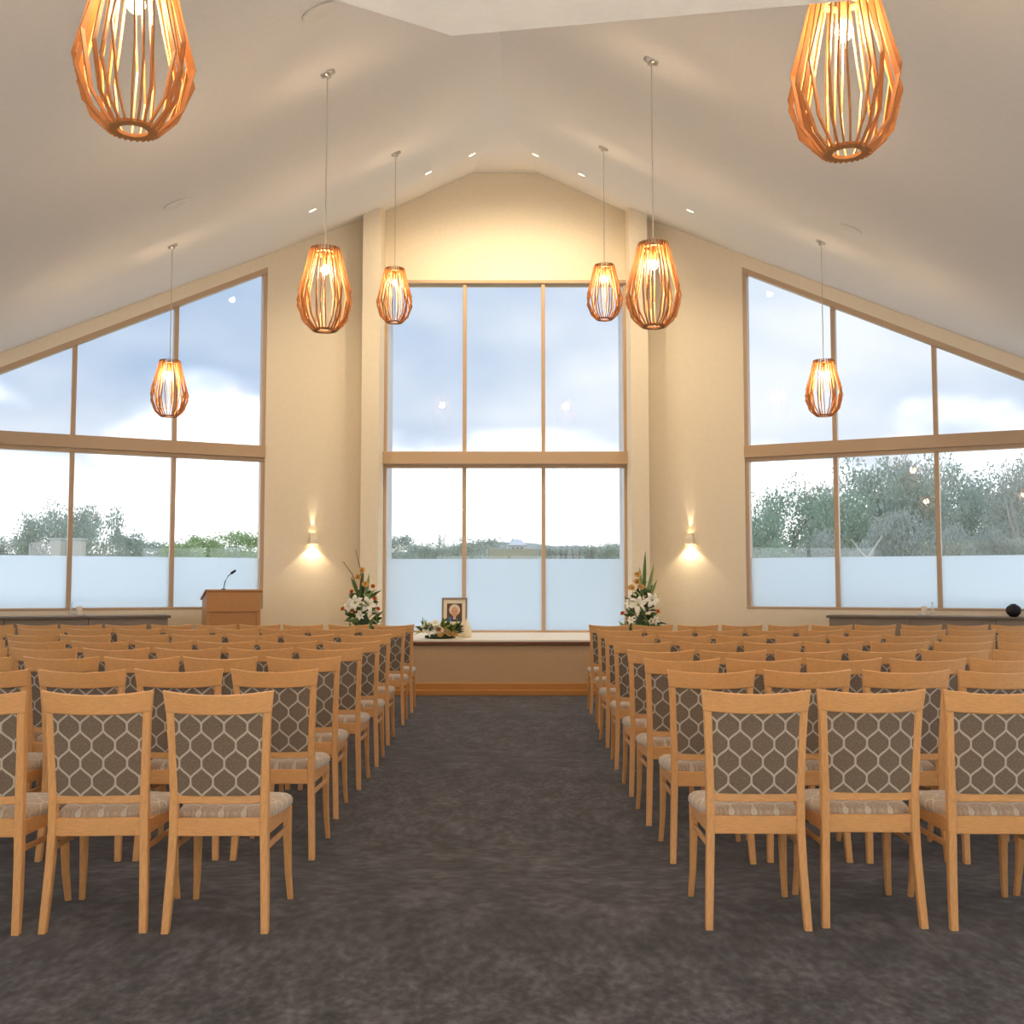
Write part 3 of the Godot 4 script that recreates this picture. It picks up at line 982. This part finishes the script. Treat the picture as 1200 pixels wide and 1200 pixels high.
func make_chair() -> Node3D:
	var c := Node3D.new()
	c.name = "chair"
	# rear legs run up into the back posts
	for s: float in [-1.0, 1.0]:
		var m := MB.new()
		var rings := []
		for p in [[0.0, 0.198, 0.245, 0.015, 0.017], [0.12, 0.193, 0.228, 0.016, 0.018], [0.26, 0.187, 0.212, 0.0165, 0.019], [0.40, 0.1825, 0.205, 0.017, 0.020], [0.55, 0.183, 0.210, 0.0165, 0.018], [0.72, 0.188, 0.226, 0.016, 0.016], [0.872, 0.195, 0.245, 0.016, 0.014]]:
			rings.append(MB.ring8(Vector3(s * p[1], p[0], p[2]), Vector3.RIGHT, Vector3.BACK, p[3], p[4], 0.004))
		m.loft(rings)
		part("rear_leg", m, M.beech, c)
		var fl := MB.new()
		rings = []
		for p in [[0.0, 0.208, -0.228, 0.012], [0.12, 0.200, -0.212, 0.014], [0.28, 0.196, -0.200, 0.0165], [0.41, 0.196, -0.196, 0.018]]:
			rings.append(MB.ring8(Vector3(s * p[1], p[0], p[2]), Vector3.RIGHT, Vector3.BACK, p[3], p[3], 0.004))
		fl.loft(rings)
		part("front_leg", fl, M.beech, c)
		# side apron and stretcher
		var ap := MB.new()
		ap.loft([MB.ring4(Vector3(s * 0.199, 0.398, -0.19), Vector3.RIGHT, Vector3.UP, 0.010, 0.027), MB.ring4(Vector3(s * 0.184, 0.402, 0.20), Vector3.RIGHT, Vector3.UP, 0.010, 0.030)])
		part("side_apron", ap, M.beech, c)
		var sr := MB.new()
		sr.loft([MB.ring8(Vector3(s * 0.196, 0.315, -0.196), Vector3.RIGHT, Vector3.UP, 0.007, 0.011, 0.002), MB.ring8(Vector3(s * 0.186, 0.320, 0.208), Vector3.RIGHT, Vector3.UP, 0.007, 0.011, 0.002)])
		part("stretcher", sr, M.beech, c)
	part("front_apron", box(Vector3(-0.185, 0.371, -0.208), Vector3(0.185, 0.425, -0.188)), M.beech, c)
	part("rear_apron", box(Vector3(-0.17, 0.371, 0.196), Vector3(0.17, 0.443, 0.216), 0.003), M.beech, c)
	# top rail: bowed, flaring to its ends, hollow along the top
	var tr := MB.new()
	var rr := []
	for i in 13:
		var t := -1.0 + i / 6.0
		var x0 := t * 0.2115
		var x1 := t * 0.2215
		var y0 := 0.862 + 0.010 * t * t
		var y1 := 0.943 + 0.017 * t * t
		var z0 := 0.243 + curve_z(x0)
		var z1 := 0.258 + curve_z(x0)
		rr.append(PackedVector3Array([Vector3(x0, y0, z0 - 0.012), Vector3(x1, y1 - 0.004, z1 - 0.010), Vector3(x1, y1, z1 - 0.006), Vector3(x1, y1, z1 + 0.006), Vector3(x1, y1 - 0.004, z1 + 0.010), Vector3(x0, y0 + 0.004, z0 + 0.014), Vector3(x0, y0, z0 + 0.010)]))
	tr.loft(rr)
	part("top_rail", tr, M.beech, c)
	var lr := MB.new()
	rr = []
	for i in 9:
		var t := -1.0 + i / 4.0
		var x := t * 0.172
		var z := 0.200 + curve_z(x) * 0.8
		rr.append(MB.ring8(Vector3(x, 0.5205, z), Vector3.UP, Vector3.BACK, 0.0175, 0.011, 0.003))
	lr.loft(rr)
	part("lower_rail", lr, M.beech, c)
	# upholstered back panel
	var bp := MB.new()
	var grid := []
	for j in 7:
		var row := []
		var y := lerpf(0.536, 0.872, j / 6.0)
		for i in 9:
			var t := -1.0 + i / 4.0
			var x := t * lerpf(0.170, 0.182, j / 6.0)
			var z := lerpf(0.204, 0.238, j / 6.0) + curve_z(x) * 0.95
			row.append(Vector3(x, y, z))
		grid.append(row)
	for j in 6:
		for i in 8:
			var a: Vector3 = grid[j][i]; var b: Vector3 = grid[j][i + 1]; var d: Vector3 = grid[j + 1][i]; var e: Vector3 = grid[j + 1][i + 1]
			for f in [0.007, -0.016]:
				var o := Vector3(0, 0, f)
				var uo := Vector2(0.02, 0.01)
				if f > 0:
					bp.quad(a + o, d + o, e + o, b + o, Vector2(a.x, -a.y) + uo, Vector2(d.x, -d.y) + uo, Vector2(e.x, -e.y) + uo, Vector2(b.x, -b.y) + uo, 1)
				else:
					bp.quad(a + o, b + o, e + o, d + o, Vector2(a.x, -a.y) + uo, Vector2(b.x, -b.y) + uo, Vector2(e.x, -e.y) + uo, Vector2(d.x, -d.y) + uo, 2)
	part("back_panel", bp, M.fabric, c)
	# cushion: trapezoid with round corners and a crowned top
	var cu := MB.new()
	var N := 40
	var layers := []
	for L: Array in [[0.418, 0.97], [0.430, 1.0], [0.445, 1.0], [0.458, 0.975], [0.468, 0.92], [0.475, 0.78], [0.478, 0.5], [0.479, 0.2]]:
		var ring := PackedVector3Array()
		for i in N:
			var a := TAU * i / N
			var ca := cos(a)
			var sa := sin(a)
			var px := signf(ca) * pow(absf(ca), 0.34)
			var pz := signf(sa) * pow(absf(sa), 0.34)
			var z: float = -0.020 + pz * 0.212 * L[1]
			var hw: float = lerpf(0.236, 0.186, (pz * L[1] + 1.0) / 2.0) * L[1]
			ring.append(Vector3(px * hw, L[0], z))
		layers.append(ring)
	cu.loft(layers, 1)
	for i in cu.v.size():
		cu.uv[i] = Vector2(cu.v[i].x, cu.v[i].z + cu.v[i].y * 0.6)
	part("seat", cu, M.seat, c)
	return c

const NTH := ["front", "second", "third", "fourth", "fifth", "sixth", "seventh", "rearmost"]
const NC := ["aisle-end", "second", "third", "fourth", "fifth", "sixth", "seventh", "eighth", "ninth", "tenth", "eleventh", "twelfth", "thirteenth"]

func chairs() -> void:
	var proto := make_chair()
	var rows_r := [[0.878, 4.50], [0.892, 5.55], [0.861, 6.42], [0.868, 7.27], [0.870, 8.33], [0.884, 9.43], [0.923, 10.61], [0.931, 11.88]]
	var rows_l := [[0.863, 4.43], [0.895, 5.59], [0.928, 6.56], [0.919, 7.50], [0.915, 8.45], [0.953, 9.59], [0.971, 10.93], [0.979, 11.96]]
	for sg: float in [-1.0, 1.0]:
		var rows: Array = rows_l if sg < 0 else rows_r
		for k in 8:
			var d: float = rows[k][1] + 0.255
			var x: float = rows[k][0] + 0.2215
			var reach := 0.47 * d + 0.30 + (0.1 if sg > 0 else -0.1)
			var j := 0
			while x - 0.22 < reach and j < 13:
				var o := proto.duplicate()
				o.name = numbered("chair")
				add_child(o)
				o.position = Vector3(x * sg + rng.randf_range(-0.006, 0.006), 0, -d + rng.randf_range(-0.02, 0.02))
				o.rotation.y = rng.randf_range(-0.035, 0.035) - 0.01 * sg
				var nth: String = NTH[7 - k]
				tag(o, "beech chair, taupe lattice back, %s row, %s %s" % [nth, (NC[j] + " seat") if j == 0 else (NC[j] + " from aisle"), "on lectern side" if sg < 0 else "on side opposite lectern"], "chair", "beech chairs set out in rows")
				x += 0.484 + rng.randf_range(-0.008, 0.012)
				j += 1
	proto.free()

# ------------------------------------------------------------------ furniture
func furniture() -> void:
	# lectern
	var l := base("lectern", Vector3(-3.52, 0, -14.25), 0.40)
	tag(l, "oak lectern with sloping top and recessed front panel below lectern-side window", "lectern")
	var h := 0.345
	var m := MB.new()
	m.prism(PackedVector2Array([Vector2(0.0, 0), Vector2(0.42, 0), Vector2(0.42, 1.20), Vector2(0.0, 1.30)]), -h, h)
	for i in m.v.size():
		m.v[i] = Vector3(m.v[i].z, m.v[i].y, -m.v[i].x)
	m.orient(0)
	part("body", m, M.oak, l)
	part("stile", box(Vector3(-h, 0, 0.0), Vector3(-h + 0.05, 1.04, 0.018), 0.003), M.oak, l)
	part("stile", box(Vector3(h - 0.05, 0, 0.0), Vector3(h, 1.04, 0.018), 0.003), M.oak, l)
	part("upper_panel", box(Vector3(-h, 1.04, 0.0), Vector3(h, 1.30, 0.022), 0.004), M.oak, l)
	part("rail", box(Vector3(-h + 0.05, 0.0, 0.0), Vector3(h - 0.05, 0.12, 0.018), 0.003), M.oak, l)
	var tp := MB.new()
	tp.prism(PackedVector2Array([Vector2(-0.03, 1.305), Vector2(0.46, 1.19), Vector2(0.46, 1.215), Vector2(-0.03, 1.33)]), -h - 0.02, h + 0.02)
	for i in tp.v.size():
		tp.v[i] = Vector3(tp.v[i].z, tp.v[i].y, -tp.v[i].x)
	tp.orient(0)
	part("sloping_top", tp, M.oak, l)
	var mic := base("microphone", Vector3(-3.66, 1.335, -14.27))
	tag(mic, "black gooseneck microphone on top of the oak lectern", "microphone")
	var gn := MB.new()
	gn.tube([Vector3(0, -0.01, 0), Vector3(0.02, 0.10, 0), Vector3(0.06, 0.17, 0), Vector3(0.10, 0.205, 0)], 0.006, 6)
	part("gooseneck", gn, M.black, mic)
	var hd := MB.new()
	hd.tube([Vector3(0.095, 0.200, 0), Vector3(0.11, 0.212, 0), Vector3(0.145, 0.236, 0), Vector3(0.155, 0.243, 0)], 0.017, 8, 0.013)
	part("capsule", hd, M.black, mic)
	var bs := MB.new()
	bs.lathe([[0.03, -0.012], [0.03, 0.0], [0.012, 0.006]], 14)
	part("base", bs, M.black, mic)
	# ledge cabinets below the side windows
	for sg: float in [-1.0, 1.0]:
		var f := side_frame(sg)
		var u0 := 4.55 if sg < 0 else 4.42
		var u1 := 8.9
		var o := base("ledge_cabinet", Vector3.ZERO)
		o.transform = f
		tag(o, "long grey-brown ledge cabinet with dark top under the window " + ("by the lectern" if sg < 0 else "opposite the lectern"), "cabinet")
		var a := su(u0) * sg
		var b := su(u1) * sg
		part("top", box(Vector3(minf(a, b), 0.962, 0.005), Vector3(maxf(a, b), 0.995, 0.52), 0.004), M.greytop, o)
		for i in 5:
			var p := lerpf(a + 0.03 * sg, b, i / 5.0)
			var q := lerpf(a + 0.03 * sg, b, (i + 1) / 5.0)
			part("panel", box(Vector3(minf(p, q) + 0.003, 0.08, 0.02), Vector3(maxf(p, q) - 0.003, 0.962, 0.49), 0.003), M.greyface, o)
		part("plinth", box(Vector3(minf(a, b), 0.0, 0.02), Vector3(maxf(a, b), 0.08, 0.44)), M.greytop, o)
		# candle in a glass hurricane
		var uc := 5.52 if sg < 0 else 5.47
		var ch := base("candle_holder", f * Vector3(su(uc) * sg, 0.996, 0.22))
		tag(ch, "white pillar candle on a clear glass dish, ledge cabinet " + ("by the lectern" if sg < 0 else "opposite the lectern"), "candle")
		var dish := MB.new()
		dish.lathe([[0.05, 0.0], [0.075, 0.004], [0.085, 0.02], [0.08, 0.02], [0.07, 0.008], [0.001, 0.006]], 20)
		part("glass_dish", dish, M.clear, ch)
		var cn := MB.new()
		cn.lathe([[0.034, 0.007], [0.036, 0.012], [0.036, 0.115], [0.032, 0.12], [0.001, 0.117]], 20)
		part("candle", cn, M.paper, ch)
		var wk := MB.new()
		wk.tube([Vector3(0, 0.115, 0), Vector3(0.002, 0.13, 0)], 0.0015, 4)
		part("wick", wk, M.black, ch)
		var br := base("bud_vase", f * Vector3((su(uc) + 0.09 * (1.0 if sg > 0 else 1.0)) * sg, 0.996, 0.14))
		tag(br, "slim clear glass bud vase behind the candle " + ("by the lectern" if sg < 0 else "opposite the lectern"), "vase")
		var vs := MB.new()
		vs.lathe([[0.03, 0.0], [0.032, 0.01], [0.016, 0.05], [0.012, 0.14], [0.018, 0.17], [0.015, 0.17], [0.009, 0.14], [0.012, 0.05], [0.02, 0.015], [0.001, 0.012]], 16)
		part("body", vs, M.clear, br)
	var dv := base("dark_vase", side_frame(1.0) * Vector3(su(6.40), 0.996, 0.28))
	tag(dv, "dark round vase on the ledge cabinet opposite the lectern", "vase")
	var vm := MB.new()
	vm.lathe([[0.03, 0.0], [0.05, 0.008], [0.082, 0.045], [0.09, 0.08], [0.078, 0.12], [0.045, 0.145], [0.03, 0.15], [0.036, 0.158], [0.028, 0.158], [0.024, 0.15]], 24)
	part("body", vm, M.black, dv)

# ------------------------------------------------------------------ flowers and keepsakes
func lily(size: float) -> MB:
	var m := MB.new()
	for k in 6:
		var a := TAU * k / 6.0
		var o := Vector3(cos(a), 0, sin(a))
		var s := Vector3(-sin(a), 0, cos(a))
		var w0 := 0.0
		var prevl := Vector3.ZERO
		var prevr := Vector3.ZERO
		for i in 6:
			var t := i / 5.0
			var c := o * (t * size) + Vector3.UP * (size * (0.75 * t - 0.75 * t * t * t))
			var w := size * 0.26 * sin(PI * clampf(t * 0.92 + 0.04, 0, 1)) * (0.9 if k % 2 else 1.1)
			var l := c - s * w
			var r := c + s * w
			if i > 0:
				m.quad(prevl, l, r, prevr)
			prevl = l
			prevr = r
			w0 = w
	return m

func blossom(size: float, seed_: int) -> MB:
	var r := RandomNumberGenerator.new()
	r.seed = seed_
	var m := MB.new()
	for lay in 4:
		var n := 9 - lay
		for k in n:
			var a := TAU * k / n + lay * 0.4
			var o := Vector3(cos(a), 0, sin(a))
			var s := Vector3(-sin(a), 0, cos(a))
			var lift := 0.15 + lay * 0.28
			var p0 := o * size * 0.12 + Vector3.UP * size * 0.05
			var p1 := o * size * (0.75 - lay * 0.15) + Vector3.UP * size * lift
			var p2 := o * size * (1.0 - lay * 0.24) + Vector3.UP * size * (lift + 0.22 + r.randf() * 0.1)
			var w := size * 0.33
			m.quad(p0 - s * w * 0.3, p1 - s * w, p1 + s * w, p0 + s * w * 0.3)
			m.quad(p1 - s * w, p2 - s * w * 0.7, p2 + s * w * 0.7, p1 + s * w)
	return m

func blade(len_: float, w: float, bend: float) -> MB:
	# a leaf that rises along +y and bends towards +x
	var m := MB.new()
	var pl := Vector3.ZERO
	var pr := Vector3.ZERO
	var pc := Vector3.ZERO
	for i in 7:
		var t := i / 6.0
		var c := Vector3(bend * t * t * len_, t * len_ * (1.0 - 0.25 * bend * t), 0)
		var ww := w * sin(PI * clampf(0.08 + t * 0.90, 0, 1))
		var l := c + Vector3(0, 0, -ww)
		var r := c + Vector3(0, 0, ww)
		var q := c + Vector3(-ww * 0.25, 0, 0)
		if i > 0:
			m.quad(pl, l, q, pc)
			m.quad(pc, q, r, pr)
		pl = l; pr = r; pc = q
	return m

func put(called: String, m, mat: Material, parent: Node3D, at: Vector3, face: Vector3, spin := 0.0) -> MeshInstance3D:
	var o := part(called, m, mat, parent)
	var y := face.normalized()
	var x := y.cross(Vector3.BACK if absf(y.z) < 0.9 else Vector3.RIGHT).normalized()
	o.basis = Basis(x, y, x.cross(y)).orthonormalized() * Basis(Vector3.UP, spin)
	o.position = at
	return o

func arrangement(at: Vector3, label: String, lilies: Array, warm: Array, orange: Array, tall: Array, seed_: int) -> void:
	var r := RandomNumberGenerator.new()
	r.seed = seed_
	var o := base("flower_arrangement", at)
	tag(o, label, "flowers")
	var bowl := MB.new()
	bowl.lathe([[0.07, 0.0], [0.10, 0.01], [0.14, 0.09], [0.145, 0.12], [0.13, 0.12], [0.10, 0.05]], 20)
	part("bowl", bowl, M.leafdark, o)
	var foam := MB.new()
	foam.lathe([[0.11, 0.10], [0.12, 0.13], [0.08, 0.22], [0.03, 0.34], [0.01, 0.36]], 12)
	part("foam_core", foam, M.leafdark, o)
	var lf := [blade(0.16, 0.030, 0.5).mesh(), blade(0.12, 0.040, 0.3).mesh(), blade(0.22, 0.022, 0.7).mesh()]
	var mats := [M.leaf, M.leafdark, M.leafpale, M.leaf]
	for i in 110:
		var h := 0.08 + 0.52 * pow(r.randf(), 1.5)
		var a := r.randf() * TAU
		var rad := lerpf(0.17, 0.03, clampf(h / 0.62, 0, 1))
		put("leaf", lf[i % 3], mats[r.randi() % 4], o, Vector3(cos(a) * rad, h, sin(a) * rad), Vector3(cos(a) * 1.0, r.randf_range(-0.25, 0.8) + h, sin(a) * 1.0), r.randf() * TAU)
	var lm := lily(0.105).mesh()
	var cm := MB.new()
	cm.lathe([[0.010, 0.0], [0.012, 0.02], [0.004, 0.045], [0.001, 0.06]], 6)
	var cmm := cm.mesh()
	for p in lilies:
		var f := Vector3(p[0] * 1.6, 0.25, 1.0)
		var z := 0.16 - absf(p[0]) * 0.2
		var s := float(p[2])
		var li := put("lily", lm, M.petal, o, Vector3(p[0], p[1], z), f, r.randf())
		li.scale = Vector3.ONE * s
		part("stamen", cmm, M.lime, li)
	var bm := blossom(0.048, 3).mesh()
	for p in warm:
		put("carnation", bm, M.yellow, o, Vector3(p[0], p[1], 0.09), Vector3(p[0], 0.6, 0.8), r.randf())
	var om := blossom(0.030, 4).mesh()
	for p in orange:
		put("rosebud", om, M.orange, o, Vector3(p[0], p[1], 0.15), Vector3(p[0] * 2, 0.5, 0.8), r.randf())
	for p in tall:   # x0, y0, x1, y1, kind
		var d := Vector3(p[2] - p[0], p[3] - p[1], 0)
		if p[4] == 0:
			var tw := MB.new()
			tw.tube([Vector3(p[0], p[1], 0.05), Vector3((p[0] + p[2]) / 2 + 0.02, (p[1] + p[3]) / 2 + 0.02, 0.05), Vector3(p[2], p[3], 0.04)], 0.008, 5, 0.004)
			part("twig", tw, M.twig, o)
		else:
			put("leaf_blade", blade(d.length(), 0.024, 0.12), M.leaf if p[4] == 1 else M.leafpale, o, Vector3(p[0], p[1], 0.04), d, r.randf_range(1.2, 1.9))

func flowers() -> void:
	var q := func(px: float, py: float, cx: float) -> Array:
		return [(px - cx) / 87.7, (747.0 - py) / 87.7]
	var A := func(list: Array, cx: float) -> Array:
		var out := []
		for p in list:
			var e: Array = q.call(p[0], p[1], cx)
			if p.size() > 2:
				e.append(p[2])
			out.append(e)
		return out
	var T := func(list: Array, cx: float) -> Array:
		var out := []
		for p in list:
			var e: Array = q.call(p[0], p[1], cx)
			e.append_array(q.call(p[2], p[3], cx))
			e.append(p[4])
			out.append(e)
		return out
	arrangement(Vector3(-1.965, 0.694, -14.6) + Vector3(0.09, 0, 0), "tall arrangement of white lilies with bare twigs on bench end, lectern side",
		A.call([[410, 707, 1.1], [425, 709, 1.15], [402, 711, 0.8], [416, 722, 0.6]], 418), A.call([[417, 670], [412, 678], [421, 686]], 418), A.call([[430, 688], [406, 694], [432, 702], [396, 714], [407, 716], [436, 714]], 418),
		T.call([[416, 690, 408, 644, 0], [411, 690, 394, 659, 0], [413, 700, 403, 676, 1], [420, 705, 425, 672, 2], [414, 700, 418, 664, 1]], 418), 51)
	arrangement(Vector3(1.883, 0.694, -14.6) + Vector3(-0.05, 0, 0), "tall arrangement of white lilies with long green blades, bench end opposite lectern",
		A.call([[751, 709, 1.2], [767, 704, 1.1], [741, 708, 0.7], [743, 727, 0.6], [770, 727, 0.7]], 757), A.call([[750, 683], [755, 689], [751, 675], [744, 690]], 757), A.call([[764, 710], [757, 720], [733, 719], [773, 717]], 757),
		T.call([[759, 700, 760, 645, 1], [761, 700, 773, 661, 2], [762, 705, 776, 680, 2], [764, 705, 770, 684, 1], [757, 700, 755, 664, 2]], 757), 52)
	# lying spray on the bench
	var r := RandomNumberGenerator.new()
	r.seed = 61
	var o := base("flower_spray", Vector3(-0.83, 0.694, -14.2))
	tag(o, "low spray of cream lilies and yellow roses lying on the bench", "flowers")
	var pad := MB.new()
	pad.lathe([[0.05, 0.0], [0.09, 0.01], [0.09, 0.04], [0.03, 0.07]], 12)
	var pd := part("foam_pad", pad, M.leafdark, o)
	pd.scale = Vector3(2.2, 1.0, 1.0)
	var lf := [blade(0.15, 0.03, 0.4).mesh(), blade(0.18, 0.022, 0.6).mesh()]
	for i in 46:
		var a := r.randf() * TAU
		put("leaf", lf[i % 2], [M.leaf, M.leafdark, M.lime][r.randi() % 3], o, Vector3(cos(a) * 0.17, r.randf_range(0.09, 0.14), sin(a) * 0.08), Vector3(cos(a), r.randf_range(0.25, 0.8), sin(a) * 0.7), r.randf() * TAU)
	var lm := lily(0.105).mesh()
	for p in [[-0.17, 0.15, 0.8], [-0.12, 0.12, 1.0], [0.05, 0.15, 0.9], [-0.03, 0.12, 0.85], [-0.06, 0.19, 0.7]]:
		var li := put("lily", lm, M.petal, o, Vector3(p[0], p[1], 0.08), Vector3(p[0] * 1.5, 0.5, 0.9), r.randf())
		li.scale = Vector3.ONE * p[2]
	var bm := blossom(0.045, 8).mesh()
	for p in [[0.01, 0.06], [0.13, 0.07], [0.08, 0.10], [0.20, 0.06]]:
		put("rose", bm, M.yellow, o, Vector3(p[0], p[1], 0.10), Vector3(p[0], 0.5, 0.9), r.randf())
	put("rosebud", blossom(0.028, 9), M.orange, o, Vector3(0.0, 0.12, 0.12), Vector3(0, 0.5, 0.9))
	for k in 5:
		put("frond", blade(0.16, 0.018, 0.3), M.leafdark, o, Vector3(0.16, 0.08, 0.04), Vector3(0.9, 1.0 - k * 0.22, 0.2), 1.5)
	# framed portrait on a small cream box
	var bx := base("cream_box", Vector3(-0.67, 0.694, -14.75))
	tag(bx, "small cream keepsake box under the framed portrait", "box")
	part("body", box(Vector3(-0.17, 0, -0.09), Vector3(0.19, 0.10, 0.09), 0.006), M.paper, bx)
	part("lid", box(Vector3(-0.175, 0.10, -0.095), Vector3(0.195, 0.122, 0.095), 0.006), M.paper, bx)
	var fr := base("portrait_frame", Vector3(-0.675, 0.822, -14.76))
	fr.rotation.x = -0.10
	tag(fr, "framed portrait photograph with wide cream mount standing on the keepsake box", "picture frame")
	var W := 0.172
	var H := 0.395
	for s in [[-W, -W + 0.024, 0.0, H], [W - 0.024, W, 0.0, H], [-W + 0.024, W - 0.024, 0.0, 0.024], [-W + 0.024, W - 0.024, H - 0.024, H]]:
		part("moulding", box(Vector3(s[0], s[2], -0.012), Vector3(s[1], s[3], 0.012), 0.003), M.fr_wood if M.has("fr_wood") else wood(c8(150, 128, 112), 33), fr)
	part("mount", box(Vector3(-W + 0.02, 0.02, -0.010), Vector3(W - 0.02, H - 0.02, 0.0)), M.paper, fr)
	var pm := StandardMaterial3D.new()
	pm.albedo_texture = portrait()
	pm.roughness = 0.4
	var ph := MB.new()
	ph.quad(Vector3(-0.102, 0.075, 0.002), Vector3(-0.102, 0.318, 0.002), Vector3(0.102, 0.318, 0.002), Vector3(0.102, 0.075, 0.002), Vector2(0, 1), Vector2(0, 0), Vector2(1, 0), Vector2(1, 1))
	part("photograph", ph, pm, fr)
	part("strut", box(Vector3(-0.02, 0.012, -0.085), Vector3(0.02, 0.022, -0.012)), M.black, fr)
	# frosted teardrop candle lamp
	var td := base("teardrop_ornament", Vector3(-0.50, 0.694, -14.55))
	tag(td, "frosted white teardrop ornament beside the framed portrait", "ornament")
	var tm := MB.new()
	tm.lathe([[0.045, 0.0], [0.060, 0.01], [0.068, 0.05], [0.062, 0.10], [0.042, 0.16], [0.020, 0.21], [0.006, 0.245], [0.001, 0.255]], 24)
	part("body", tm, M.paper, td)

func portrait() -> ImageTexture:
	# a plain print: dark brown ground, pale hair, a face, blue and dark clothes
	var im := Image.create(84, 100, false, Image.FORMAT_RGB8)
	for y in 100:
		for x in 84:
			var c := c8(92, 62, 44)
			var px := (x - 42) / 42.0
			var py := (y - 50) / 50.0
			if py > 0.45 + 0.5 * px * px * 0.6:
				c = c8(58, 62, 84)
			if px < -0.45 and py > 0.5:
				c = c8(64, 110, 176)
			if absf(px) < 0.16 + 0.2 * (py - 0.4) and py > 0.4 and py < 0.75:
				c = c8(206, 166, 130)
			if pow(px / 0.72, 2) + pow((py + 0.30) / 0.62, 2) < 1.0:
				c = c8(218, 206, 190)
			if pow(px / 0.46, 2) + pow((py + 0.08) / 0.56, 2) < 1.0:
				c = c8(212, 160, 122)
			for ex in [-0.20, 0.20]:
				if pow((px - ex) / 0.09, 2) + pow((py + 0.14) / 0.045, 2) < 1.0:
					c = c8(96, 70, 54)
			if absf(px) < 0.05 and py > -0.10 and py < 0.08:
				c = c8(190, 136, 102)
			if absf(px) < 0.18 and absf(py - 0.22 + px * px * 1.5) < 0.03:
				c = c8(176, 92, 82)
			im.set_pixel(x, y, c)
	return ImageTexture.create_from_image(im)
